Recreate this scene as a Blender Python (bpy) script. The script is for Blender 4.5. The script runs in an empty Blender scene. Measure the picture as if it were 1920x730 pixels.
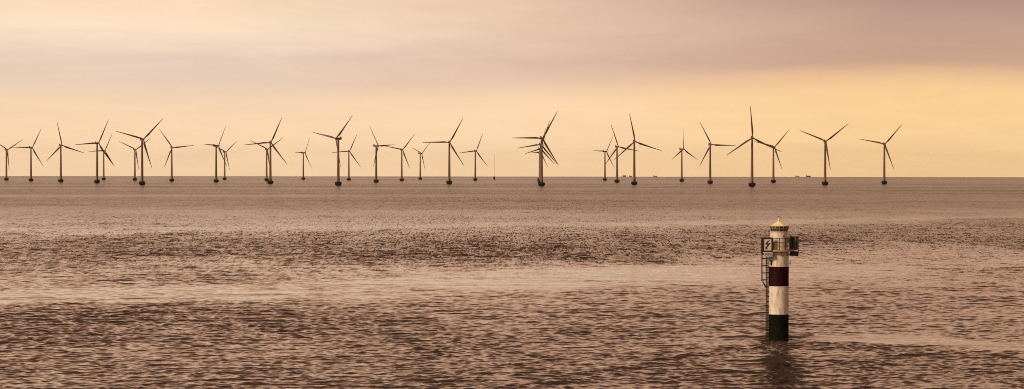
import bpy, bmesh, math, random
import numpy as np
from mathutils import Vector, Matrix, Euler

random.seed(4)
PI = math.pi
R = math.radians
EARTH = 7.4e6          # effective earth radius (with refraction)
CAM_H = 22.0
FPX = 5000.0           # focal length in pixels of a 1920 px wide picture
Y0 = 319.1
ROLL = .0012

scene = bpy.context.scene
col = scene.collection

# ------------------------------------------------------------------ helpers
def drop(r):
    return -r * r / (2 * EARTH)

def link(o, parent=None):
    col.objects.link(o)
    if parent: o.parent = parent
    return o

def tag(o, label=None, cat=None, group=None, kind=None):
    if label: o['label'] = label
    if cat: o['category'] = cat
    if group: o['group'] = group
    if kind: o['kind'] = kind
    return o

def empty(name, loc, rz=0.0):
    o = bpy.data.objects.new(name, None)
    o.empty_display_size = .5
    o.location = loc; o.rotation_euler = (0, 0, rz)
    return link(o)

def px_dir(px, py):
    """direction (x per metre of y, z per metre of y) through a picture point"""
    yt = Y0 + ROLL * (px - 960)
    return (px - 960) / FPX, (yt - py) / FPX

def at(px, d):
    """point on the sea surface at depth d under picture column px"""
    x = (px - 960) / FPX * d
    return Vector((x, d, drop(math.hypot(x, d))))

class MB:
    def __init__(self): self.bm = bmesh.new()
    def box(self, c, s, rot=None, bevel=0):
        r = bmesh.ops.create_cube(self.bm, size=1)
        vs = r['verts']
        bmesh.ops.scale(self.bm, vec=s, verts=vs)
        if bevel:
            es = list({e for v in vs for e in v.link_edges})
            rr = bmesh.ops.bevel(self.bm, geom=es, offset=bevel, segments=2, affect='EDGES', clamp_overlap=True)
            vs = list({v for f in rr['faces'] for v in f.verts} | {v for v in vs if v.is_valid})
        if rot is not None: bmesh.ops.rotate(self.bm, matrix=rot, verts=vs, cent=(0, 0, 0))
        bmesh.ops.translate(self.bm, vec=c, verts=vs)
        return vs
    def lathe(self, prof, c=(0, 0, 0), n=32, a0=0, a1=2 * PI, caps=True, rot=None):
        full = abs(a1 - a0 - 2 * PI) < 1e-6
        m = n if full else n + 1
        rings = []; allv = []
        for r, z in prof:
            ring = []
            for i in range(m):
                a = a0 + (a1 - a0) * i / n
                ring.append(self.bm.verts.new((max(r, 1e-4) * math.cos(a), max(r, 1e-4) * math.sin(a), z)))
            rings.append(ring); allv += ring
        for q in range(len(rings) - 1):
            for i in range(n):
                j = (i + 1) % m
                self.bm.faces.new((rings[q][i], rings[q][j], rings[q + 1][j], rings[q + 1][i]))
        if full and caps:
            self.bm.faces.new(list(reversed(rings[0]))); self.bm.faces.new(rings[-1])
        if rot is not None: bmesh.ops.rotate(self.bm, matrix=rot, verts=allv, cent=(0, 0, 0))
        bmesh.ops.translate(self.bm, vec=c, verts=allv)
        return allv
    def tube(self, pts, r, n=8, closed=False, r2=None):
        pts = [Vector(p) for p in pts]
        rings = []
        N = len(pts)
        for i, p in enumerate(pts):
            if closed: t = pts[(i + 1) % N] - pts[i - 1]
            else: t = pts[min(i + 1, N - 1)] - pts[max(i - 1, 0)]
            t.normalize()
            up = Vector((0, 0, 1)) if abs(t.z) < .9 else Vector((1, 0, 0))
            a = t.cross(up).normalized(); b = t.cross(a).normalized()
            rad = r if r2 is None else r + (r2 - r) * i / (N - 1)
            rings.append([self.bm.verts.new(p + a * rad * math.cos(2 * PI * k / n) + b * rad * math.sin(2 * PI * k / n)) for k in range(n)])
        for i in range(N if closed else N - 1):
            A, B = rings[i], rings[(i + 1) % N]
            for k in range(n):
                self.bm.faces.new((A[k], A[(k + 1) % n], B[(k + 1) % n], B[k]))
        if not closed:
            self.bm.faces.new(rings[0]); self.bm.faces.new(list(reversed(rings[-1])))
    def loft(self, secs):
        rings = [[self.bm.verts.new(p) for p in s] for s in secs]
        n = len(rings[0])
        for i in range(len(rings) - 1):
            for k in range(n):
                self.bm.faces.new((rings[i][k], rings[i][(k + 1) % n], rings[i + 1][(k + 1) % n], rings[i + 1][k]))
        self.bm.faces.new(list(reversed(rings[0]))); self.bm.faces.new(rings[-1])
    def prism(self, poly, y0, y1):
        """polygon in xz extruded from y0 to y1"""
        A = [self.bm.verts.new((x, y0, z)) for x, z in poly]
        B = [self.bm.verts.new((x, y1, z)) for x, z in poly]
        n = len(poly)
        self.bm.faces.new(A); self.bm.faces.new(list(reversed(B)))
        for k in range(n): self.bm.faces.new((A[k], B[k], B[(k + 1) % n], A[(k + 1) % n]))
    def build(self, name, mat, parent=None, smooth=False, loc=(0, 0, 0)):
        bmesh.ops.recalc_face_normals(self.bm, faces=self.bm.faces[:])
        me = bpy.data.meshes.new(name)
        self.bm.to_mesh(me); self.bm.free()
        me.materials.append(mat)
        if smooth:
            me.polygons.foreach_set('use_smooth', [True] * len(me.polygons))
            me.set_sharp_from_angle(angle=R(38))
        o = bpy.data.objects.new(name, me)
        o.location = loc
        return link(o, parent)

# ------------------------------------------------------------------ materials
def mat(name, color, rough=.5, metal=0.0, var=0.0, vscale=3.0, stretch=(1, 1, 1), stain=None, stain_amt=0, bump=0.0, spec=.5):
    m = bpy.data.materials.new(name); m.use_nodes = True
    nt = m.node_tree; N = nt.nodes; L = nt.links
    p = N['Principled BSDF']
    p.inputs['Roughness'].default_value = rough
    p.inputs['Metallic'].default_value = metal
    p.inputs['Specular IOR Level'].default_value = spec
    tc = N.new('ShaderNodeTexCoord'); mp = N.new('ShaderNodeMapping')
    mp.inputs['Scale'].default_value = stretch
    L.new(tc.outputs['Object'], mp.inputs[0])
    no = N.new('ShaderNodeTexNoise'); no.inputs['Scale'].default_value = vscale; no.inputs['Detail'].default_value = 6
    no.inputs['Roughness'].default_value = .65
    L.new(mp.outputs[0], no.inputs['Vector'])
    mx = N.new('ShaderNodeMix'); mx.data_type = 'RGBA'
    mx.inputs[6].default_value = (*[c * (1 - var) for c in color], 1)
    mx.inputs[7].default_value = (*[min(1, c * (1 + var)) for c in color], 1)
    L.new(no.outputs['Fac'], mx.inputs[0])
    out = mx.outputs[2]
    if stain:
        n2 = N.new('ShaderNodeTexNoise'); n2.inputs['Scale'].default_value = vscale * 1.7; n2.inputs['Detail'].default_value = 8
        n2.inputs['Roughness'].default_value = .7
        m2 = N.new('ShaderNodeMapping'); m2.inputs['Scale'].default_value = stretch; m2.inputs['Location'].default_value = (7, 3, 5)
        L.new(tc.outputs['Object'], m2.inputs[0]); L.new(m2.outputs[0], n2.inputs['Vector'])
        mr = N.new('ShaderNodeMapRange'); mr.inputs['From Min'].default_value = .46; mr.inputs['From Max'].default_value = .72
        mr.inputs['To Max'].default_value = stain_amt
        L.new(n2.outputs['Fac'], mr.inputs['Value'])
        x2 = N.new('ShaderNodeMix'); x2.data_type = 'RGBA'; x2.inputs[7].default_value = (*stain, 1)
        L.new(mr.outputs[0], x2.inputs[0]); L.new(out, x2.inputs[6]); out = x2.outputs[2]
    L.new(out, p.inputs['Base Color'])
    if bump:
        b = N.new('ShaderNodeBump'); b.inputs['Strength'].default_value = bump; b.inputs['Distance'].default_value = .02
        L.new(no.outputs['Fac'], b.inputs['Height']); L.new(b.outputs[0], p.inputs['Normal'])
    return m

M = {}
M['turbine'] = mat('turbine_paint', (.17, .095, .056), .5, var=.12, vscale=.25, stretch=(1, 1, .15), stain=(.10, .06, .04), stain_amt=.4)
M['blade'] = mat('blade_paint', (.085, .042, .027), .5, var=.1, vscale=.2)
M['concrete'] = mat('dark_concrete', (.010, .007, .006), .9, spec=.1, var=.3, vscale=.6, stain=(.015, .014, .008), stain_amt=.5)
M['steel'] = mat('dark_steel', (.014, .010, .010), .6, var=.2, vscale=4, spec=.2)
M['white'] = mat('weathered_white_paint', (.80, .71, .60), .45, var=.06, vscale=1.6, stretch=(1, 1, .22), stain=(.34, .19, .10), stain_amt=.95, bump=.15)
M['red'] = mat('dark_red_paint', (.022, .0008, .003), .6, var=.2, vscale=1.5, stretch=(1, 1, .3), stain=(.012, .001, .002), stain_amt=.5, spec=.12)
M['yellow'] = mat('yellowed_roof_paint', (.95, .80, .50), .4, var=.1, vscale=2.5, stain=(.4, .2, .08), stain_amt=.6)
M['cream'] = mat('sign_face', (.55, .50, .42), .5, var=.08, vscale=3)
M['signred'] = mat('sign_frame_red', (.05, .004, .007), .5, var=.15)
M['signblack'] = mat('sign_black', (.012, .012, .014), .5, var=.2)
M['signback'] = mat('sign_back_grey', (.07, .055, .04), .6, spec=.2, var=.3, vscale=3, stain=(.03, .02, .02), stain_amt=.7)
M['tealdark'] = mat('dark_teal_panel', (.006, .016, .019), .4, var=.2)
M['rust'] = mat('rusty_gallery', (.50, .33, .18), .7, var=.3, vscale=3, stain=(.12, .05, .02), stain_amt=.8)
M['glass'] = mat('lantern_glass', (.10, .07, .045), .12, var=.3, vscale=5)
M['hull'] = mat('ship_hull', (.10, .03, .03), .6, var=.2, vscale=.1)
M['hulldark'] = mat('ship_hull_dark', (.04, .02, .02), .6, var=.2, vscale=.1)
M['deck'] = mat('ship_superstructure', (.45, .30, .24), .6, var=.1, vscale=.1)

def black_band_mat():
    m = mat('black_base_paint', (.008, .007, .006), .8, spec=.06, var=.3, vscale=2, stretch=(1, 1, .4))
    nt = m.node_tree; N = nt.nodes; L = nt.links
    p = N['Principled BSDF']
    src = p.inputs['Base Color'].links[0].from_socket
    tc = N.new('ShaderNodeTexCoord'); sx = N.new('ShaderNodeSeparateXYZ'); L.new(tc.outputs['Object'], sx.inputs[0])
    no = N.new('ShaderNodeTexNoise'); no.inputs['Scale'].default_value = 2.2; no.inputs['Detail'].default_value = 6
    L.new(tc.outputs['Object'], no.inputs['Vector'])
    ad = N.new('ShaderNodeMath'); ad.operation = 'MULTIPLY_ADD'; ad.inputs[1].default_value = 2.4
    L.new(no.outputs['Fac'], ad.inputs[0]); 
    ng = N.new('ShaderNodeMath'); ng.operation = 'MULTIPLY'; ng.inputs[1].default_value = -1; L.new(sx.outputs[2], ng.inputs[0])
    L.new(ng.outputs[0], ad.inputs[2])
    mr = N.new('ShaderNodeMapRange'); mr.inputs['From Min'].default_value = -1.0; mr.inputs['From Max'].default_value = .3
    L.new(ad.outputs[0], mr.inputs['Value'])
    mx = N.new('ShaderNodeMix'); mx.data_type = 'RGBA'; mx.inputs[7].default_value = (.009, .007, .004, 1)
    L.new(mr.outputs[0], mx.inputs[0]); L.new(src, mx.inputs[6]); L.new(mx.outputs[2], p.inputs['Base Color'])
    return m
M['black'] = black_band_mat()

# ------------------------------------------------------------------ camera
cam = bpy.data.cameras.new('camera'); camo = bpy.data.objects.new('camera', cam); link(camo)
cam.sensor_width = 36; cam.lens = 36 * FPX / 1920
pitch = math.atan((365 - Y0) / FPX)
camo.location = (0, 0, CAM_H)
camo.rotation_euler = (Euler((PI / 2 - pitch, 0, 0)).to_matrix() @ Matrix.Rotation(ROLL, 3, 'Z')).to_euler()
cam.clip_start = 1; cam.clip_end = 60000
scene.camera = camo

# ------------------------------------------------------------------ sea
def vnoise(x, y, seed):
    rng = np.random.RandomState(seed)
    G = rng.rand(256, 256)
    xi = np.floor(x).astype(np.int64); yi = np.floor(y).astype(np.int64)
    fx = x - xi; fy = y - yi
    fx = fx * fx * (3 - 2 * fx); fy = fy * fy * (3 - 2 * fy)
    a = G[yi % 256, xi % 256]; b = G[yi % 256, (xi + 1) % 256]; c = G[(yi + 1) % 256, xi % 256]; d = G[(yi + 1) % 256, (xi + 1) % 256]
    return (a * (1 - fx) + b * fx) * (1 - fy) + (c * (1 - fx) + d * fx) * fy

def sstep(a, b, x):
    t = np.clip((x - a) / (b - a), 0, 1); return t * t * (3 - 2 * t)

def band(u, v, cu, top, bot, soft=6):
    """patch of water between two edges given as pixel-like angles at columns cu"""
    t = np.interp(u, cu, top); b = np.interp(u, cu, bot)
    return sstep(t - soft, t + soft, v) * (1 - sstep(b - soft, b + soft, v))

def ruffle(x, y):
    """how strongly the wind ruffles the water, ~0 slick .. 1 gusty"""
    r = np.hypot(x, y) + 1
    u = 960 + FPX * np.clip(x / np.maximum(y, 1), -1, 1)      # bearing
    v = Y0 + FPX * CAM_H / r                                   # patch edges are laid out by their distance
    wob = (vnoise(x / 9 + 50, y / 40, 1) - .5) * 8 * np.clip((v - 340) / 60, 0, 1.6)
    wob += (vnoise(x / 30, y / 150, 2) - .5) * 16 * np.clip((v - 340) / 100, 0, 1.2)
    vw = v + wob
    f = .80 + .0 * x
    f += .22 * (vnoise(x / 260, y / 900 + 9, 3) - .5) + .22 * (vnoise(x / 60 + 3, y / 160, 4) - .5) + .2 * (vnoise(x / 16, y / 40, 5) - .5)
    far = sstep(420, 350, v)
    fw = sstep(460, 410, v)
    for k, (a_, b_) in enumerate(((240, 45), (600, 120), (1500, 330), (4000, 900))): f += fw * .34 * (vnoise(x / a_ + 3 * k, y / b_ + 7 * k, 41 + k) - .5)
    f -= .12 * far + .22 * sstep(352, 338, v)
    cu = [0, 240, 480, 720, 960, 1200, 1440, 1680, 1920]
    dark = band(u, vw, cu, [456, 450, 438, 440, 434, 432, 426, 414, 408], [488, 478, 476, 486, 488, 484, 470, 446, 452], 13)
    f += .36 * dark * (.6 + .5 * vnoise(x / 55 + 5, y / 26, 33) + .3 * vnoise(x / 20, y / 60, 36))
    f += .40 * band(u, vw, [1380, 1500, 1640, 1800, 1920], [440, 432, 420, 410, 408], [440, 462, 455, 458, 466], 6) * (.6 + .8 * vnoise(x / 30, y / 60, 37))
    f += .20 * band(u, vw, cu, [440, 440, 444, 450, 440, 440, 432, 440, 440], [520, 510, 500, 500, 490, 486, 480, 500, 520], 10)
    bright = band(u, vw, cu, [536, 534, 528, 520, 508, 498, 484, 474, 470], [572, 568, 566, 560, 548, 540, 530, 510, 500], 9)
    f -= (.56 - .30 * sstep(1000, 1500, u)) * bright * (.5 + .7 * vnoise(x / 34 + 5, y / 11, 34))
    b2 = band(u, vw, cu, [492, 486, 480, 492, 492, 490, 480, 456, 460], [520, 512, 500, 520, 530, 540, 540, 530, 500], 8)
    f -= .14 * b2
    b3 = band(u, v + wob * .3, cu, [424, 424, 424, 424, 418, 416, 412, 404, 398], [438, 437, 433, 431, 425, 422, 419, 411, 404], 3)
    f -= .36 * b3
    f -= .5 * band(u, v + wob * .1, cu, [352.0] * 9, [354.3, 354.3, 354.4, 354, 354, 353.6, 353, 352.6, 352.2], 1.0)
    f -= .18 * band(u, v, cu, [366, 366, 367, 367, 368, 372, 378, 372, 372], [369, 369, 370, 369, 369, 375, 381, 375, 375], 1.5)
    f -= .16 * band(u, v, cu, [391, 391, 393, 393, 393, 390, 386, 380, 378], [396, 396, 396, 396, 396, 393, 389, 383, 381], 2.5)
    d2 = band(u, vw, cu, [576, 576, 580, 590, 640, 700, 700, 660, 640], [640, 640, 640, 640, 660, 701, 760, 760, 760], 12)
    f += .26 * d2
    # water churned round the foot of the tower, steepened to darken its reflection
    f += 2.8 * np.exp(-((u - 1468 - (v - 690) * .25) / 27) ** 2 - ((v - 690) / 46) ** 2) * (.6 + .8 * vnoise(x / 2 + 9, y / 5, 31))
    # eddy trailing to the right of the lighthouse
    w = band(u, v + wob * .25, [0, 1505, 1560, 1640, 1760, 1920], [900, 632, 626, 623, 627, 636], [901, 633, 633, 640, 641, 648], 3)
    f -= .6 * w
    w2 = band(u, v + wob * .2, [0, 1480, 1530, 1640, 1800, 1920], [900, 628, 640, 645, 648, 655], [901, 644, 650, 656, 660, 668], 4)
    f += .5 * w2 * sstep(1880, 1600, u) 
    return np.clip(f, .24, 3.6)

def wave_set(seed, n, l0, l1, spread, slope):
    rng = np.random.RandomState(seed)
    lam = np.exp(rng.uniform(math.log(l0), math.log(l1), n))
    th = rng.normal(0, spread, n) + PI / 2 + .18       # heading close to the line of sight: crests lie across it
    k = 2 * PI / lam
    amp = slope / math.sqrt(n / 2) / k * rng.uniform(.7, 1.3, n)
    return k * np.cos(th), k * np.sin(th), amp, rng.uniform(0, 2 * PI, n), lam

def make_sea():
    A = R(17)
    fine = np.linspace(-A, A, 1001)
    coarse = np.linspace(A, 2 * PI - A, 90)[1:-1]
    ang = np.concatenate([fine, coarse])                        # bearing from +Y
    rr = list(np.linspace(2, 240, 14))
    r = 250.
    while r < 21000:
        rr.append(r)
        r *= 1 + .0008 + .0030 * float(sstep(math.log(700), math.log(2600), math.log(r))) + .003 * float(sstep(math.log(2500), math.log(6000), math.log(r)))
    rr = np.array(rr)
    nr, na = len(rr), len(ang)
    RR, AA = np.meshgrid(rr, ang, indexing='ij')
    X = RR * np.sin(AA); Y = RR * np.cos(AA)
    Z = drop(RR)
    ruf = np.full(X.shape, .6)
    fm = slice(0, len(fine))
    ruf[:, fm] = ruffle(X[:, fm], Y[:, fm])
    sp = np.gradient(rr)[:, None]
    i0 = int(np.searchsorted(rr, 250)); i1 = int(np.searchsorted(rr, 3000))
    x = X[i0:i1, fm]; y = Y[i0:i1, fm]; s = np.maximum(sp[i0:i1], rr[i0:i1, None] * 2 * A / 1000)
    z = np.zeros_like(x); DX = np.zeros_like(x); DY = np.zeros_like(x)
    amod = .7 + .6 * vnoise(x / 4 + 40, y / 9, 21)
    amod2 = .65 + .7 * vnoise(x / 9 + 11, y / 17, 22)
    amod4 = .55 + .9 * vnoise(x / 19 + 31, y / 23, 24)
    amod3 = .2 + 1.5 * vnoise(x / 33 + 11, y / 41, 23)
    rf = ruf[i0:i1, fm]
    for seed, n, l0, l1, spr, sl, am in ((11, 80, .6, 1.5, .85, .135, amod), (12, 44, 1.5, 3.1, .65, .09, amod2), (14, 26, 3.6, 8, .5, .050, amod4), (13, 30, 8, 24, .75, .018, amod3)):
        kx, ky, a, p, lam = wave_set(seed, n, l0, l1, spr, sl)
        zz = np.zeros_like(x); dx = np.zeros_like(x); dy = np.zeros_like(x)
        for j in range(n):
            fade = sstep(2.4, 3.8, lam[j] / s)
            m = fade[:, 0] > 0
            if not m.any(): continue
            last = int(np.nonzero(m)[0].max()) + 1
            ph = kx[j] * x[:last] + ky[j] * y[:last] + p[j]
            zz[:last] += fade[:last] * a[j] * np.sin(ph)
            cs = fade[:last] * a[j] * np.cos(ph) * lam[j] / (2 * PI)
            dx[:last] += cs * kx[j]; dy[:last] += cs * ky[j]
        g = am * (1 if seed == 13 else rf)
        z += zz * g; DX += dx * g; DY += dy * g
    # taper into the still part of the sheet at the sides
    edge = sstep(A, A * .93, np.abs(AA[i0:i1, fm]))
    Z[i0:i1, fm] += z * edge; X[i0:i1, fm] += DX * edge * 1.15; Y[i0:i1, fm] += DY * edge * 1.15     # pointed crests
    Z[i0 - 1:i0 + 1] = drop(RR[i0 - 1:i0 + 1])
    nv = nr * na
    co = np.stack([X, Y, Z], -1).reshape(-1, 3).astype(np.float32)
    i = np.arange(nr - 1)[:, None] * na; j = np.arange(na)[None, :]; j2 = (j + 1) % na
    q = np.stack([i + j, i + na + j, i + na + j2, i + j2], -1).reshape(-1, 4)
    # reversed so the normals point up
    q = q[:, ::1]
    me = bpy.data.meshes.new('sea')
    centre = nv
    tri = np.stack([np.full(na, centre), np.arange(na), (np.arange(na) + 1) % na], -1)
    co = np.vstack([co, [[0, 0, 0]]]).astype(np.float32)
    me.vertices.add(len(co)); me.vertices.foreach_set('co', co.ravel())
    loops = np.concatenate([q.ravel(), tri.ravel()]).astype(np.int32)
    me.loops.add(len(loops)); me.loops.foreach_set('vertex_index', loops)
    starts = np.concatenate([np.arange(len(q)) * 4, len(q) * 4 + np.arange(len(tri)) * 3]).astype(np.int32)
    me.polygons.add(len(starts)); me.polygons.foreach_set('loop_start', starts)
    me.polygons.foreach_set('use_smooth', np.ones(len(starts), bool))
    me.update(calc_edges=True)
    if me.polygons[len(q) // 2].normal.z < 0: me.flip_normals()
    at1 = me.attributes.new('ruffle', 'FLOAT', 'POINT')
    at1.data.foreach_set('value', np.append(ruf.ravel(), .6).astype(np.float32))
    # how much of the wave field the mesh itself carries at this distance
    lod = np.repeat(sstep(600, 1800, rr)[:, None], na, 1)
    at2 = me.attributes.new('distant', 'FLOAT', 'POINT')
    at2.data.foreach_set('value', np.append(lod.ravel(), 0).astype(np.float32))
    m = bpy.data.materials.new('sea_water'); m.use_nodes = True
    nt = m.node_tree; N = nt.nodes; L = nt.links
    p = N['Principled BSDF']
    p.inputs['Base Color'].default_value = (.042, .026, .018, 1)
    p.inputs['IOR'].default_value = 1.36
    def attr(n):
        a = N.new('ShaderNodeAttribute'); a.attribute_name = n; return a.outputs['Fac']
    def math_(op, a, b, c=None):
        n = N.new('ShaderNodeMath'); n.operation = op
        for k, v in enumerate((a, b, c)):
            if v is None: continue
            if isinstance(v, (int, float)): n.inputs[k].default_value = v
            else: L.new(v, n.inputs[k])
        return n.outputs[0]
    ru, di = attr('ruffle'), attr('distant')
    geo = N.new('ShaderNodeNewGeometry')
    def slope_noise(scale, stretch, detail, off):
        mp = N.new('ShaderNodeMapping'); mp.inputs['Scale'].default_value = stretch; mp.inputs['Location'].default_value = off
        L.new(geo.outputs['Position'], mp.inputs[0])
        no = N.new('ShaderNodeTexNoise'); no.inputs['Scale'].default_value = scale; no.inputs['Detail'].default_value = detail
        no.inputs['Roughness'].default_value = .6
        L.new(mp.outputs[0], no.inputs['Vector'])
        sb = N.new('ShaderNodeVectorMath'); sb.operation = 'SUBTRACT'; sb.inputs[1].default_value = (.5, .5, .5)
        L.new(no.outputs['Color'], sb.inputs[0])
        ml = N.new('ShaderNodeVectorMath'); ml.operation = 'MULTIPLY'; ml.inputs[1].default_value = (.7, 1, 0)
        L.new(sb.outputs[0], ml.inputs[0])
        return ml.outputs[0]
    def vscale(v, s):
        n = N.new('ShaderNodeVectorMath'); n.operation = 'SCALE'; L.new(v, n.inputs[0])
        if isinstance(s, (int, float)): n.inputs['Scale'].default_value = s
        else: L.new(s, n.inputs['Scale'])
        return n.outputs[0]
    def vadd(a, b):
        n = N.new('ShaderNodeVectorMath'); n.operation = 'ADD'; L.new(a, n.inputs[0]); L.new(b, n.inputs[1]); return n.outputs[0]
    s1 = slope_noise(2.1, (.7, 1, 1), 3, (3, 9, 0))          # ripples shorter than the mesh waves
    s2 = slope_noise(.28, (.55, 1, 1), 4, (30, 19, 0))       # stands for the modelled waves where the mesh is too coarse
    sep = N.new('ShaderNodeSeparateXYZ'); L.new(geo.outputs['Position'], sep.inputs[0])
    dist = N.new('ShaderNodeVectorMath'); dist.operation = 'LENGTH'; L.new(geo.outputs['Position'], dist.inputs[0])
    def ramp_(a, b):
        n = N.new('ShaderNodeMapRange'); n.interpolation_type = 'SMOOTHSTEP'; n.inputs['From Min'].default_value = a; n.inputs['From Max'].default_value = b
        L.new(dist.outputs['Value'], n.inputs['Value']); return n.outputs[0]
    # wind streaks: rows of crests strung out down the wind
    s3 = slope_noise(1.0, (2.0, .10, .1), 3, (13, 29, 0))
    s4 = slope_noise(1.0, (1.0, .022, .1), 3, (43, 9, 0))
    s5 = slope_noise(1.0, (.5, .007, .1), 3, (23, 49, 0))
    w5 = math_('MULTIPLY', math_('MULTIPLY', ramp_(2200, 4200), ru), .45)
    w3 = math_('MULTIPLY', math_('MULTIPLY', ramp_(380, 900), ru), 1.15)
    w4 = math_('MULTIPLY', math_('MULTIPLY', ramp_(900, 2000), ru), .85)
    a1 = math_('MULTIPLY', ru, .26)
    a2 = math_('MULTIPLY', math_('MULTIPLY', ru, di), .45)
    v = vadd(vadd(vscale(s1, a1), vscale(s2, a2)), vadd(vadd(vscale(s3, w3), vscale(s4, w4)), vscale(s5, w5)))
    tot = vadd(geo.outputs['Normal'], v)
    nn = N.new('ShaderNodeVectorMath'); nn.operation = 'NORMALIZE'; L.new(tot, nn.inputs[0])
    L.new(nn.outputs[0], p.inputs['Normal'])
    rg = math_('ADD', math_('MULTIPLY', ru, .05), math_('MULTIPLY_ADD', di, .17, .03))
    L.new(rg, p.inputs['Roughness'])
    me.materials.append(m)
    o = bpy.data.objects.new('sea', me); link(o); o['kind'] = 'structure'
    return o
make_sea()

# ------------------------------------------------------------------ wind turbines
HUB = 68.5
def make_turbine():
    root = empty('wind_turbine', (0, 0, 0))
    f = MB()
    f.lathe([(3.6, -6), (3.6, 0.2), (4.3, .9), (4.9, 1.7), (4.9, 4.2), (4.5, 5.0), (3.2, 5.25), (2.2, 5.3)], n=28)
    fo = f.build('foundation', M['concrete'], root, True)
    g = MB()
    for zz in (5.9, 6.4):
        g.tube([(4.5 * math.cos(a), 4.5 * math.sin(a), zz) for a in np.linspace(0, 2 * PI, 25)[:-1]], .05, 5, closed=True)
    for k in range(12):
        a = 2 * PI * k / 12; g.tube([(4.5 * math.cos(a), 4.5 * math.sin(a), 5.02), (4.5 * math.cos(a), 4.5 * math.sin(a), 6.4)], .06, 5)
    g.build('railing', M['steel'], fo)
    l = MB()
    for s in (-.35, .35): l.tube([(s, -5.05, -1.5), (s, -5.05, 5.6)], .09, 5)
    for k in range(12): l.tube([(-.35, -5.05, -.5 + k * .5), (.35, -5.05, -.5 + k * .5)], .05, 4)
    l.build('boat_ladder', M['steel'], fo)
    t = MB()
    prof = []
    for k in range(25):
        z = 5.31 + (66.4 - 5.31) * k / 24
        prof.append((2.2 - (2.2 - 1.35) * (k / 24) ** .9, z))
    t.lathe(prof, n=28)
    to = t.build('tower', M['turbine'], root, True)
    d = MB(); d.box((0, -2.2, 6.75), (.95, .14, 2.3), bevel=.04)
    d.build('door', M['steel'], to)
    # nacelle along local y; rotor at -y
    n = MB()
    secs = []
    for y, w, h, cz in ((-4.1, 1.15, 1.15, 68.4), (-3.2, 1.55, 1.6, 68.4), (-1, 1.75, 1.8, 68.35), (3.5, 1.7, 1.75, 68.3), (6.0, 1.45, 1.45, 68.45), (6.9, 1.0, 1.0, 68.7)):
        ring = []
        for k in range(20):
            a = 2 * PI * k / 20
            c, s = math.cos(a), math.sin(a)
            e = .55
            ring.append((w * math.copysign(abs(c) ** e, c), y, cz + h * math.copysign(abs(s) ** e, s)))
        secs.append(ring)
    n.loft(secs)
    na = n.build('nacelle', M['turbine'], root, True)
    c = MB(); c.box((0, 5.6, 70.7), (2.2, 1.3, 1.6), bevel=.15); c.build('cooler', M['turbine'], na)
    c = MB(); c.tube([(.3, 4.2, 70.0), (.3, 4.2, 72.2)], .06, 5); c.tube([(.0, 4.2, 72.0), (.6, 4.2, 72.0)], .05, 5); c.build('wind_vane', M['steel'], na)
    h = MB()
    h.lathe([(1.25, -1.2), (1.5, -.4), (1.5, .6), (1.25, 1.5), (.8, 2.2), (.25, 2.6), (.02, 2.68)], n=24, rot=Matrix.Rotation(R(90), 3, 'X'))
    h.build('hub', M['turbine'], root, True, loc=(0, -5.6, HUB))
    # blade, along +z from the hub centre
    b = MB(); secs = []
    Lb = 45.6
    for i in range(34):
        q = i / 33
        z = .9 + (Lb - .9) * q
        if q < .05: ch, th, tw = 1.75, 1.75, 0
        else:
            g_ = min(1, (q - .05) / .15)
            g_ = g_ * g_ * (3 - 2 * g_)
            chm = 3.1 - 2.45 * max(0, (q - .2) / .8) ** .85
            if q > .94: chm *= max(.15, 1 - ((q - .94) / .06) ** 2 * .85)
            ch = 1.75 * (1 - g_) + chm * g_
            th = 1.75 * (1 - g_) + chm * (.30 - .14 * q) * g_
            tw = R(26) * (1 - q) ** 2 + R(6)
        y_bend = -1.6 * q * q               # slight prebend towards the wind
        ring = []
        for k in range(14):
            a = 2 * PI * k / 14
            u, w_ = math.cos(a), math.sin(a)
            x = u * ch / 2 + ch * .18 * min(1, q * 6); y = w_ * th / 2 * (1 + .45 * -u * min(1, q * 6))
            ring.append((x * math.cos(tw) - y * math.sin(tw), x * math.sin(tw) + y * math.cos(tw) + y_bend, z))
        secs.append(ring)
    b.loft(secs)
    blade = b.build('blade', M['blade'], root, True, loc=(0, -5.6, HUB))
    kids = [blade]
    for k in (1, 2):
        c = blade.copy(); col.objects.link(c); c.parent = root; kids.append(c)
    return root

def children(o):
    return [c for c in bpy.data.objects if c.parent == o]

def copy_tree(o, parent=None):
    c = o.copy(); col.objects.link(c)
    if parent: c.parent = parent
    for ch in children(o): copy_tree(ch, c)
    return c

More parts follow.
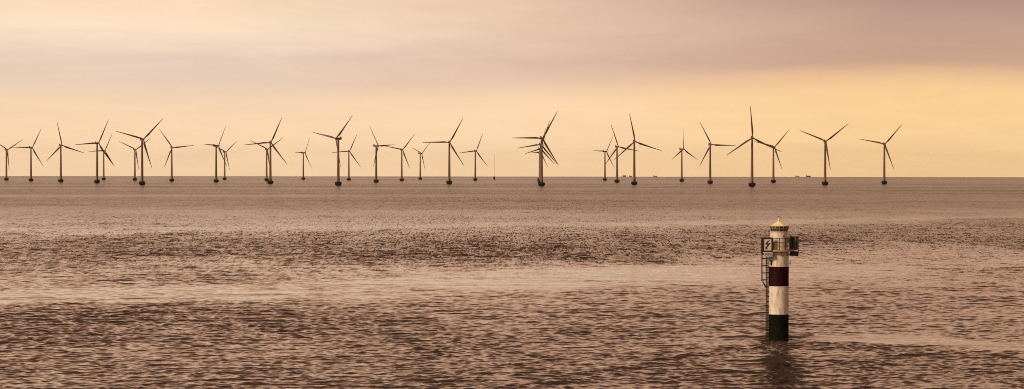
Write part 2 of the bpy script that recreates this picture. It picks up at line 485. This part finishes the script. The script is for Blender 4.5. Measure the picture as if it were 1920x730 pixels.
# picture column, distance, rotor yaw towards the right of the viewer, blade phase, label
TURB = [
(12, 5957, 30, 59, 'leftmost small wind turbine, its left blade cut by the left picture edge'),
(58, 5426, 29, 29, 'second wind turbine from the left, one blade level, standing alone near the left edge'),
(114, 4949, 24, 108, 'third wind turbine from the left, one blade nearly straight up'),
(182, 4558, 26, 26, 'taller front turbine of the crossing pair at left, level blade, nacelle jutting left'),
(194.4, 6224, 30, 27, 'smaller far turbine just right of and behind a taller one, fourth or fifth from left'),
(252.8, 5915, 25, 54, 'small far turbine just left of the tallest turbine in the left quarter'),
(266.4, 3996, 20, 45, 'tallest turbine of the left quarter, thick tower, a smaller turbine behind its left side'),
(322, 5382, 14, 84, 'lone turbine with right blade level, right of the tallest left-quarter turbine'),
(405.2, 5007, 52, 33, 'turbine with narrow edge-on rotor, long nacelle to the left, front one of its pair'),
(421.2, 6542, 37, 51, 'small far turbine close behind and right of an edge-on turbine with long nacelle'),
(499.9, 5756, 22, 55, 'smaller turbine overlapping the left side of a tall turbine with level left blade'),
(507, 4411, 8, 24, 'tall turbine with level left blade standing in front of a smaller overlapping one'),
(568.7, 6808, 54, 30, 'tiny lone turbine with narrow edge-on rotor, left of the turbine facing left'),
(634.2, 3885, -40, 42, 'big turbine whose rotor faces left and whose nacelle sticks out to the right'),
(654, 6273, 17, 25, 'small turbine right behind the big one whose rotor faces left'),
(705.2, 4968, 50, 87, 'turbine with nacelle jutting left and level right blade, left of the picture middle'),
(753.2, 5837, 21, 40, 'small lone turbine with steep lower right blade, between two nacelle-left turbines'),
(787.9, 7000, 50, 50, 'tiny far turbine with narrow Y blades, left of a big level-bladed turbine'),
(842.4, 4360, 5, 29, 'big lone turbine seen face on, left blade level, left of the picture middle'),
(891.1, 6149, 23, 23, 'small turbine nearest the thin bare mast, on its left'),
(1011.5, 6651, 54, 29, 'farthest and lowest rotor in the cluster of four turbines lined up behind each other'),
(1012, 5584, 34, 16, 'third rotor down in the cluster of four turbines lined up behind each other'),
(1013.2, 4691, 17, 21, 'second rotor down in the cluster of four turbines lined up behind each other'),
(1015.4, 3817, 13, 30, 'frontmost and tallest of the four turbines lined up behind each other mid picture'),
(1134.2, 6275, 44, 32, 'smallest and leftmost turbine of the group of three with crossing blades'),
(1156.8, 5086, 26, 101, 'middle turbine of the group of three with crossing blades'),
(1189.2, 4217, 11, 109, 'tallest and rightmost turbine of the group of three with crossing blades'),
(1278.2, 5610, 46, 0, 'small lone turbine with one blade straight up, right of the crossing group of three'),
(1331.5, 4674, 21, 92, 'turbine with level right blade just left of the very tallest turbine'),
(1410, 3744, 7, 116, 'tallest turbine of all, one blade straight up, upper left of the lighthouse'),
(1450.1, 5082, 25, 43, 'smaller turbine directly above the lighthouse, its left blade crossing the tallest turbine'),
(1547, 4165, 12, 52, 'big turbine with blades in an open Y, second from the right'),
(1658, 4557, 9, 41, 'rightmost wind turbine, standing alone toward the right edge'),
]
proto = make_turbine()
for i, (px, d, psi, ph, lab) in enumerate(TURB):
    o = proto if i == 0 else copy_tree(proto)
    o.location = at(px, d)
    los = math.atan2(o.location.x, o.location.y)
    # yaw: rotor axis (-y) turned towards the viewer's right by psi, measured from the line of sight
    o.rotation_euler = (0, 0, R(psi) - los)
    tag(o, lab, 'wind turbine', 'offshore wind turbines along the horizon')
    bl = sorted([c for c in children(o) if c.name.split('.')[0] == 'blade'], key=lambda c: c.name)
    T = Matrix.Rotation(R(-5), 3, 'X')
    for k, b in enumerate(bl):
        b.rotation_euler = (T @ Matrix.Rotation(R(ph + 120 * k), 3, 'Y')).to_euler()
    for c in children(o):
        if c.name.split('.')[0] == 'hub': c.rotation_euler = T.to_euler()

# ------------------------------------------------------------------ met mast
p = at(926.6, 6700)
mast = tag(empty('measuring_mast', p), 'thin bare mast on a small dark base, between small turbine and cluster of four', 'mast')
f = MB(); f.lathe([(1.3, -5), (1.3, 2.0), (2.2, 3.0), (2.2, 6.5), (1.6, 8.2), (1.0, 8.4)], n=16); f.build('foundation', M['concrete'], mast, True)
f = MB(); f.lathe([(2.0, 8.41), (2.0, 8.7)], n=16)
for k in range(8):
    a = 2 * PI * k / 8; f.tube([(1.9 * math.cos(a), 1.9 * math.sin(a), 8.7), (1.9 * math.cos(a), 1.9 * math.sin(a), 9.9)], .06, 4)
f.build('platform', M['steel'], mast)
f = MB()
def mr_(z): return .62 - .3 * (z - 8.7) / 56
for k in range(3):
    a = 2 * PI * k / 3
    f.tube([(mr_(8.7) * math.cos(a), mr_(8.7) * math.sin(a), 8.7), (mr_(64) * math.cos(a), mr_(64) * math.sin(a), 64)], .13, 5, r2=.08)
    for j in range(36):
        z0 = 8.7 + j * 1.53; b2 = a + 2 * PI / 3 * (1 if j % 2 else -1)
        f.tube([(mr_(z0) * math.cos(a), mr_(z0) * math.sin(a), z0), (mr_(z0 + 1.5) * math.cos(b2), mr_(z0 + 1.5) * math.sin(b2), z0 + 1.5)], .06, 4)
f.build('lattice', M['turbine'], mast)
for z in (35, 52, 62):
    f = MB(); f.tube([(-1.8, 0, z), (1.8, 0, z)], .05, 4)
    for s in (-1.8, 1.8): f.tube([(s, 0, z), (s, 0, z + .7)], .06, 4)
    f.build('sensor_boom', M['turbine'], mast)

# ------------------------------------------------------------------ ships on the horizon
def ship(px, d, Lm, Hm, style, lab, kind='cargo ship'):
    o = tag(empty('ship', at(px, d), 0), lab, kind, 'ships far out on the horizon')
    h = MB()
    hb = Hm * (.36 if style != 'low' else .42)
    Bm = Lm * .2
    n = 12; secs = []
    for i in range(n + 1):
        q = i / n; x = -Lm / 2 + Lm * q
        w = Bm / 2 * (1 if q < .7 else max(.03, 1 - ((q - .7) / .3) ** 2))
        w *= min(1, .75 + q * 1.5)
        top = hb * (1 + .45 * max(0, (q - .75) / .25)); rake = Lm * .04 * max(0, (q - .7) / .3)
        secs.append([(x, -w * .8, -2), (x + rake, -w, top), (x + rake, w, top), (x, w * .8, -2)])
    h.loft(secs)
    h.build('hull', M['hulldark'] if style == 'low' else M['hull'], o)
    s = MB()
    x0 = -Lm * .34
    s.box((x0, 0, hb + Hm * .20), (Lm * .2, Bm * .8, Hm * .4))
    s.box((x0 + Lm * .01, 0, hb + Hm * .46), (Lm * .13, Bm * .9, Hm * .12))
    so = s.build('superstructure', M['deck'], o)
    w = MB(); w.box((x0 + Lm * .077, 0, hb + Hm * .47), (Lm * .004, Bm * .8, Hm * .05)); w.build('bridge_window', M['glass'], so)
    c = MB(); c.lathe([(Lm * .035, hb + Hm * .4), (Lm * .03, hb + Hm * .62)], c=(x0 - Lm * .085, 0, 0), n=12); c.build('funnel', M['hull'], o)
    m_ = MB(); m_.tube([(x0 + Lm * .02, 0, hb + Hm * .5), (x0 + Lm * .02, 0, Hm)], Lm * .006, 5); m_.build('mast', M['steel'], o)
    if style == 'crane':
        for q in (.05, .25):
            k = MB(); k.tube([(Lm * q, 0, hb), (Lm * q, 0, hb + Hm * .35)], Lm * .012, 6); k.tube([(Lm * q, 0, hb + Hm * .33), (Lm * (q + .12), 0, hb + Hm * .42)], Lm * .008, 5); k.build('crane', M['hull'], o)
    else:
        k = MB()
        for q in (-.12, .06, .24): k.box((Lm * q, 0, hb + Hm * .05), (Lm * .14, Bm * .7, Hm * .1))
        k.build('hatch_cover', M['hull'], o)
D = 15500
ship(1170.3, D, 19, 15, 'low', 'small dark cargo ship on the horizon, leftmost ship, nearest the crossing turbines', 'ship')
ship(1182.5, D, 17, 11, 'crane', 'small reddish ship on the horizon just left of the tall turbine tower', 'ship')
ship(1228.5, D, 23, 11, 'crane', 'reddish ship alone on the horizon between two lone turbines right of middle', 'ship')
ship(1495, D + 1000, 24, 11, 'crane', 'faint pale ship on the horizon left of the darker right-hand ship', 'ship')
ship(1515.5, D, 27, 14, 'low', 'rightmost ship on the horizon, dark low hull with bridge at its left end', 'ship')

# ------------------------------------------------------------------ lighthouse
LD = 345.4
lx = (1460.5 - 960) / FPX * LD
lh = empty('lighthouse', (lx, LD, drop(LD)), -math.atan2(lx, LD))
tag(lh, 'small round lighthouse banded black, white and dark red, standing in the water', 'lighthouse')
MPP = LD / FPX
def Z(py): return CAM_H - (py - (Y0 + ROLL * 500)) * MPP - drop(LD)
def XX(px): return (px - 1460.5) * MPP
zb, zw, zr, zg0, zg1 = Z(589), Z(537), Z(499.5), Z(471.5), Z(468)
Rt = 18.7 * MPP
def band_seg(name, z0, z1, m, r=Rt, n=64):
    b = MB(); k = max(2, int((z1 - z0) / .4)); b.lathe([(r, z0 + (z1 - z0) * i / k) for i in range(k + 1)], n=n); return b.build(name, m, lh, True)
band_seg('black_base', -4, zb, M['black'])
band_seg('white_shaft', zb, zw, M['white'])
rb = band_seg('red_band', zw, zr, M['red'], Rt + .004)
us = band_seg('upper_shaft', zr, zg0, M['white'], Rt - .02)
# thin welded flanges
f = MB()
for z in (zb, zw, zr): f.lathe([(Rt + .012, z - .03), (Rt + .025, z - .02), (Rt + .025, z + .02), (Rt + .012, z + .03)], n=64)
f.build('flange', M['white'], lh, True)
# gallery
Rg = 28 * MPP
g = MB(); g.lathe([(Rt * .9, zg0 - .02), (Rg, zg0 + .02), (Rg, zg1), (Rt * .85, zg1)], n=48)
g.box((XX(1489), -.1, (zg0 + zg1) / 2), (1.0, 1.2, (zg1 - zg0) * .8))
g.box((XX(1437), -.8, (zg0 + zg1) / 2), (1.0, 1.5, (zg1 - zg0) * .8))
g.build('gallery', M['rust'], lh, True)
g = MB()
for k in range(8):
    a = 2 * PI * k / 8 + .2
    c, s = math.cos(a), math.sin(a)
    g.tube([(c * (Rt - .02), s * (Rt - .02), zg0 - .55), (c * (Rg - .1), s * (Rg - .1), zg0 - .0)], .035, 6)
g.build('bracket', M['steel'], lh)
zrt, zrm, zrl = Z(446.5), Z(454), Z(461)
g = MB()
for z, r in ((zrt, .042), (zrm, .028), (zrl, .028)):
    g.tube([((Rg - .08) * math.cos(a), (Rg - .08) * math.sin(a), z) for a in np.linspace(0, 2 * PI, 41)[:-1]], r, 6, closed=True)
for k in range(14):
    a = 2 * PI * k / 14 - PI / 2 + .04
    g.tube([((Rg - .08) * math.cos(a), (Rg - .08) * math.sin(a), zg1), ((Rg - .08) * math.cos(a), (Rg - .08) * math.sin(a), zrt + .02)], .052, 6)
g.build('railing', M['steel'], lh)
# upper drum and lantern
Rd = 16.4 * MPP
zd = Z(434.5)
b = MB(); b.lathe([(Rd, zg1), (Rd, zd - .12), (Rd + .05, zd - .1), (Rd + .05, zd)], n=56); dr = b.build('watch_room', M['white'], lh, True)
b = MB(); b.lathe([(.10, 0), (.10, .05)], n=14, c=(.62, -.93, Z(443)), rot=Matrix.Rotation(R(90), 3, 'X') ); b.build('porthole', M['steel'], dr)
b = MB(); b.box((-.25, -Rd - .0, zg1 + .75), (.62, .1, 1.45), bevel=.03); b.build('door', M['white'], dr)
ze = Z(424.5)
b = MB(); b.lathe([(Rd - .12, zd), (Rd - .06, zd + .1), (Rd + .09, ze)], n=24); ln = b.build('lantern_glazing', M['glass'], lh, True)
b = MB()
for k in range(16):
    a = 2 * PI * k / 16 + .1; c, s = math.cos(a), math.sin(a)
    b.tube([(c * (Rd - .02), s * (Rd - .02), zd), (c * (Rd + .22), s * (Rd + .22), ze + .16)], .03, 6)
for z, r in ((zd + .03, Rd + .02), (zd + .36, Rd + .10), (ze, Rd + .16)):
    b.tube([(r * math.cos(a), r * math.sin(a), z) for a in np.linspace(0, 2 * PI, 41)[:-1]], .035, 6, closed=True)
b.build('glazing_bar', M['rust'], ln)
b = MB()
za = Z(415.5)
b.lathe([(Rd + .10, ze), (Rd + .13, ze + .05), (Rd - .18, ze + .15), (Rd * .62, ze + .33), (Rd * .3, za - .08), (.16, za), (.14, za + .06)], n=40)
rf = b.build('dome_roof', M['yellow'], lh, True)
b = MB(); b.lathe([(.1, za + .06), (.15, za + .12), (.20, za + .26), (.14, za + .38), (.05, za + .42)], n=16)
b.build('vent_ball', M['white'], rf, True)
b = MB(); b.tube([(.18 * math.cos(a), 0, za + .50 + .18 * math.sin(a)) for a in np.linspace(0, 2 * PI, 17)[:-1]], .028, 6, closed=True)
b.build('lifting_ring', M['steel'], rf, True)
# small fittings on the upper shaft
b = MB(); b.box((XX(1446), -Rt * .75, Z(494)), (.16, .2, .42), bevel=.04); b.lathe([(.09, 0), (.11, .18), (.03, .26)], n=10, c=(XX(1446), -Rt * .82, Z(491))); b.build('lamp', M['steel'], us)
b = MB(); b.box((XX(1481), -.2, Z(490)), (.18, .1, .05)); b.box((XX(1481), -.2, Z(494.5)), (.18, .1, .05)); b.tube([(XX(1482), -.2, Z(488)), (XX(1482), -.2, Z(497))], .035, 6); b.build('conduit', M['steel'], us)
# ladder on the left side with its safety cage
lxp = XX(1438.8)
lad = MB()
for s in (-.24, .24):
    lad.tube([(lxp + s * .45, -.35 + s, Z(634)), (lxp + s * .45, -.35 + s, Z(474))], .075, 6)
z = Z(633)
while z < Z(474):
    lad.tube([(lxp - .108, -.59, z), (lxp + .108, -.11, z)], .022, 5); z += .3
lo = lad.build('ladder', M['steel'], lh)
st = MB(); z = Z(628)
while z < Z(476):
    st.tube([(lxp, -.35, z), (-Rt * .93, -.25, z)], .06, 6); z += .62
st.build('standoff', M['steel'], lo)
cg = MB()
def hoop(z, rx=.62):
    return [(lxp - rx * math.sin(a) * 1.15, -.35 - .42 * math.cos(a), z) for a in np.linspace(0, PI, 11)]
for py in (478, 485, 498.5, 512, 525): cg.tube(hoop(Z(py)), .055, 5)
for a in np.linspace(.2, PI - .2, 5):
    x_, y_ = lxp - .62 * 1.15 * math.sin(a), -.35 - .42 * math.cos(a)
    cg.tube([(x_, y_, Z(472)), (x_, y_, Z(526)), (lxp - .15 * math.sin(a), -.35 - .2 * math.cos(a), Z(540))], .045, 5)
cg.build('safety_cage', M['steel'], lo)

# cable signs
def text_mesh(body, size, m, name, parent, loc, rot):
    cu = bpy.data.curves.new(name, 'FONT'); cu.body = body; cu.size = size; cu.extrude = .008; cu.align_x = 'CENTER'; cu.align_y = 'CENTER'
    cu.space_character = 1.05; cu.offset = .012
    to = bpy.data.objects.new(name, cu); col.objects.link(to)
    dg = bpy.context.evaluated_depsgraph_get()
    me = bpy.data.meshes.new_from_object(to.evaluated_get(dg))
    me.materials.clear(); me.materials.append(m)
    bpy.data.objects.remove(to)
    o = bpy.data.objects.new(name, me); o.location = loc; o.rotation_euler = rot
    return link(o, parent)

def cable_sign(cx, cy, z0, z1, w, rz, back):
    """sign with a red frame facing local -y; lower text plate"""
    rot = Matrix.Rotation(rz, 3, 'Z')
    def P(v): return tuple(rot @ Vector(v) + Vector((cx, cy, 0)))
    zs = z0 + (z1 - z0) * .235
    fr = MB(); t = .20; hw = w / 2
    for (c, s) in (((0, 0, z1 - t / 2), (w, .09, t)), ((0, 0, zs + t / 2), (w, .09, t)),
                   ((-hw + t / 2, 0, (z1 + zs) / 2), (t, .09, z1 - zs - 2 * t)), ((hw - t / 2, 0, (z1 + zs) / 2), (t, .09, z1 - zs - 2 * t))):
        fr.box(P(c), s, rot)
    so = fr.build('warning_sign', M['signred'], lh)
    fc = MB(); fc.box(P((0, .012, (z1 + zs) / 2)), (w - 2 * t, .04, z1 - zs - 2 * t), rot); fc.build('sign_face', M['cream'], so)
    # jagged arrow
    zc = (z1 + zs) / 2; q = (w - 2 * t) / 2; hq = (z1 - zs - 2 * t) / 2
    poly = [(.62, .80), (.05, .72), (-.72, .12), (-.55, -.02), (-.05, .10), (-.42, -.38), (-.66, -.30), (-.60, -.86), (.02, -.68), (-.16, -.54), (.78, .26), (.72, .36), (.10, .24), (-.02, .32)]
    bo = MB(); bo.prism([(a * q, b * hq) for a, b in poly], -.02, -.008)
    b_o = bo.build('lightning_arrow', M['signblack'], so); b_o.location = P((0, 0, zc)); b_o.rotation_euler = (0, 0, rz)
    tp = MB(); tp.box(P((.02, 0, (z0 + zs) / 2 - .01)), (w * .93, .06, (zs - z0) - .03), rot); tpo = tp.build('text_plate', M['cream'], so)
    text_mesh('KABEL', .46, M['signred'], 'lettering', tpo, P((.02, -.034, (z0 + zs) / 2 - .012)), (R(90), 0, rz))
    bk = MB(); bk.box(P((0, .11, (z0 + z1) / 2)), (w * 1.0, .09, (z1 - z0)), rot)
    for s in (-.35, .35): bk.box(P((s * w, .2, (z0 + z1) / 2)), (.07, .09, (z1 - z0) * .96), rot)
    bk.build('back_panel', back, so)
    return so
s1 = cable_sign(XX(1439.8), -1.72, Z(480.5), Z(445), 19.2 * MPP, R(-2), M['signback'])
b = MB(); b.box((XX(1429.2), -1.3, (Z(476) + Z(446)) / 2), (.22, .75, Z(446) - Z(476)), bevel=.02); b.build('side_panel', M['signblack'], s1)
# second panel seen from behind on the right
s2 = cable_sign(XX(1489.6), .3, Z(480), Z(443.5), 20 * MPP, R(138), M['signback'])
b = MB(); b.box((XX(1490), -.25, Z(475.8)), (13.2 * MPP, .06, 8 * MPP), bevel=.01); b.build('lower_panel', M['tealdark'], s2)
b = MB()
for x_ in (1483.2, 1496.4): b.box((XX(x_), -.28, (Z(480) + Z(443.5)) / 2), (.13, .1, Z(443.5) - Z(480)), bevel=.01)
for y_ in (444.4, 468.5): b.box((XX(1489.8), -.28, Z(y_)), (.93, .09, .12))
b.build('panel_frame', M['signblack'], s2)
b = MB(); b.tube([(XX(1490.5), -.12, Z(454.5)), (XX(1491.5), -.12, Z(447.5))], .035, 6); b.tube([(XX(1489), -.12, Z(448)), (XX(1492.8), -.12, Z(447.2))], .03, 6); b.build('latch', M['cream'], s2)
# sign supports fastened to the gallery
b = MB()
for x0, y0 in ((XX(1432), -1.5), (XX(1447), -1.5)): b.tube([(x0, y0, Z(479)), (x0, y0, Z(446))], .04, 6)
for z in (Z(449), Z(463)): b.tube([(XX(1434), -1.5, z), (-1.1, -1.3, z)], .035, 6)
b.tube([(XX(1481), -.9, zg0), (XX(1481), -.9, Z(446))], .05, 6)
b.tube([(XX(1484), -.5, zg0), (XX(1484), -.5, Z(444.5))], .04, 6)
b.build('sign_post', M['steel'], lh)

# ------------------------------------------------------------------ haze
b = MB(); b.box((0, 0, 68), (46000, 46000, 216))
hm = bpy.data.materials.new('haze_air'); hm.use_nodes = True
hn = hm.node_tree; hn.nodes.clear()
ho = hn.nodes.new('ShaderNodeOutputMaterial'); hv = hn.nodes.new('ShaderNodeVolumePrincipled')
hv.inputs['Color'].default_value = (1.0, .95, .88, 1); hv.inputs['Density'].default_value = 1.2e-5; hv.inputs['Anisotropy'].default_value = .5
hn.links.new(hv.outputs[0], ho.inputs['Volume'])
tag(b.build('haze', hm), kind='stuff')

# ------------------------------------------------------------------ world: Nishita daylight behind a warm cloud sheet
w = bpy.data.worlds.new('World'); scene.world = w; w.use_nodes = True
nt = w.node_tree; N = nt.nodes; L = nt.links
bg = N['Background']
SUN_EL, SUN_AZ = R(32), R(-125)       # azimuth measured from +Y towards +X
sky = N.new('ShaderNodeTexSky'); sky.sky_type = 'NISHITA'; sky.sun_disc = False
sky.sun_elevation = SUN_EL; sky.sun_rotation = SUN_AZ
tc = N.new('ShaderNodeTexCoord'); sp = N.new('ShaderNodeSeparateXYZ'); L.new(tc.outputs['Generated'], sp.inputs[0])
def mth(op, a, b=None, c=None, clamp=False):
    n = N.new('ShaderNodeMath'); n.operation = op; n.use_clamp = clamp
    for k, v in enumerate((a, b, c)):
        if v is None: continue
        if isinstance(v, (int, float)): n.inputs[k].default_value = v
        else: L.new(v, n.inputs[k])
    return n.outputs[0]
el = mth('ARCSINE', sp.outputs[2])
az = mth('ARCTAN2', sp.outputs[0], sp.outputs[1])
def sky_noise(sa, se, off, det, scale=1.0, dist=0.0):
    cb = N.new('ShaderNodeCombineXYZ'); L.new(mth('MULTIPLY_ADD', az, sa, off), cb.inputs[0]); L.new(mth('MULTIPLY_ADD', el, se, off * 1.7), cb.inputs[1])
    # slope the streaks a little
    no = N.new('ShaderNodeTexNoise'); no.inputs['Scale'].default_value = scale; no.inputs['Detail'].default_value = det; no.inputs['Roughness'].default_value = .55
    no.inputs['Distortion'].default_value = dist
    L.new(cb.outputs[0], no.inputs['Vector']); return mth('SUBTRACT', no.outputs['Fac'], .5)
n1 = sky_noise(9, 55, 3.1, 5, dist=.4); n2 = sky_noise(26, 210, 11.7, 6, dist=.6); n3 = sky_noise(4, 22, 7.3, 3)
# elevation in the unit 'picture pixels of the photograph' above the true horizon
E0 = mth('MULTIPLY', el, FPX)
Ew = mth('ADD', E0, mth('ADD', mth('MULTIPLY', n1, 38), mth('MULTIPLY', n2, 30)))
def lin(c): return tuple(((v / 255) / 12.92 if v / 255 <= .04045 else ((v / 255 + .055) / 1.055) ** 2.4) for v in c)
EMAX = 2600.0
def ramp(stops):
    n = N.new('ShaderNodeValToRGB'); cr = n.color_ramp; cr.interpolation = 'B_SPLINE' if False else 'EASE'
    cr.interpolation = 'LINEAR'
    while len(cr.elements) < len(stops): cr.elements.new(.5)
    for e, (p_, c_) in zip(cr.elements, stops): e.position = (p_ + 100) / (EMAX + 100); e.color = (*lin(c_), 1)
    f_ = mth('MULTIPLY', mth('ADD', Ew, 100), 1 / (EMAX + 100), clamp=True)
    L.new(f_, n.inputs[0]); return n.outputs[0]
UP = [(480, (246, 196, 158)), (850, (220, 160, 126)), (1450, (130, 87, 67)), (2600, (68, 45, 35))]
left = ramp([(-40, (266, 228, 184)), (5, (266, 228, 184)), (65, (262, 225, 184)), (120, (253, 219, 182)), (165, (236, 210, 188)), (205, (236, 211, 193)), (260, (255, 230, 200)), (330, (253, 219, 188))] + UP)
mid = ramp([(-40, (266, 226, 176)), (5, (266, 226, 178)), (65, (263, 227, 183)), (125, (260, 223, 182)), (165, (234, 200, 176)), (205, (226, 194, 176)), (260, (233, 203, 178)), (330, (227, 194, 170))] + UP)
right = ramp([(-40, (258, 212, 156)), (5, (260, 215, 158)), (65, (260, 216, 158)), (150, (256, 210, 152)), (176, (238, 192, 148)), (200, (201, 160, 138)), (260, (194, 156, 140)), (330, (170, 138, 128))] + UP)
def mixc(f_, a, b, mode='MIX'):
    n = N.new('ShaderNodeMix'); n.data_type = 'RGBA'; n.blend_type = mode
    if isinstance(f_, (int, float)): n.inputs[0].default_value = f_
    else: L.new(f_, n.inputs[0])
    for k, v in ((6, a), (7, b)):
        if isinstance(v, tuple): n.inputs[k].default_value = (*v, 1)
        else: L.new(v, n.inputs[k])
    return n.outputs[2]
def mrange(v, a, b, smooth=True):
    n = N.new('ShaderNodeMapRange'); n.interpolation_type = 'SMOOTHSTEP' if smooth else 'LINEAR'
    n.inputs['From Min'].default_value = a; n.inputs['From Max'].default_value = b
    L.new(v, n.inputs['Value']); return n.outputs[0]
azn = mth('ADD', az, mth('MULTIPLY', n1, .05))
c = mixc(mrange(azn, -.13, 0.03), left, mid)
c = mixc(mrange(azn, -.02, .15), c, right)
# streaky cloud light and dark
mod = mth('ADD', 1.0, mth('ADD', mth('MULTIPLY_ADD', n2, .17, .02), mth('MULTIPLY', n3, .14)))
cb = N.new('ShaderNodeCombineXYZ')
for k in range(3): L.new(mod, cb.inputs[k])
c = mixc(1.0, c, cb.outputs[0], 'MULTIPLY')
# the sky away from the glow (sides and behind) is a plain dusky overcast
away = mrange(mth('ABSOLUTE', az), .35, 1.5)
c = mixc(away, c, lin((176, 140, 116)))
below = mrange(E0, -200, -60)
tint = mixc(1.0, sky.outputs[0], (.15, .10, .065), 'MULTIPLY')
c = mixc(.92, tint, c)
L.new(c, bg.inputs[0]); bg.inputs[1].default_value = 1.0

sun = bpy.data.lights.new('sun', 'SUN'); sun.energy = 3.0; sun.angle = R(12); sun.color = (1, .80, .58)
so = bpy.data.objects.new('sun', sun); link(so)
dv = Vector((math.sin(SUN_AZ) * math.cos(SUN_EL), math.cos(SUN_AZ) * math.cos(SUN_EL), math.sin(SUN_EL)))
so.rotation_euler = dv.to_track_quat('Z', 'Y').to_euler(); so.location = dv * 200

scene.view_settings.view_transform = 'Standard'; scene.view_settings.look = 'None'
scene.view_settings.exposure = 0; scene.view_settings.gamma = 1
scene.render.engine = 'CYCLES'
scene.cycles.max_bounces = 5
scene.cycles.use_denoising = False
scene.cycles.filter_width = 1.0
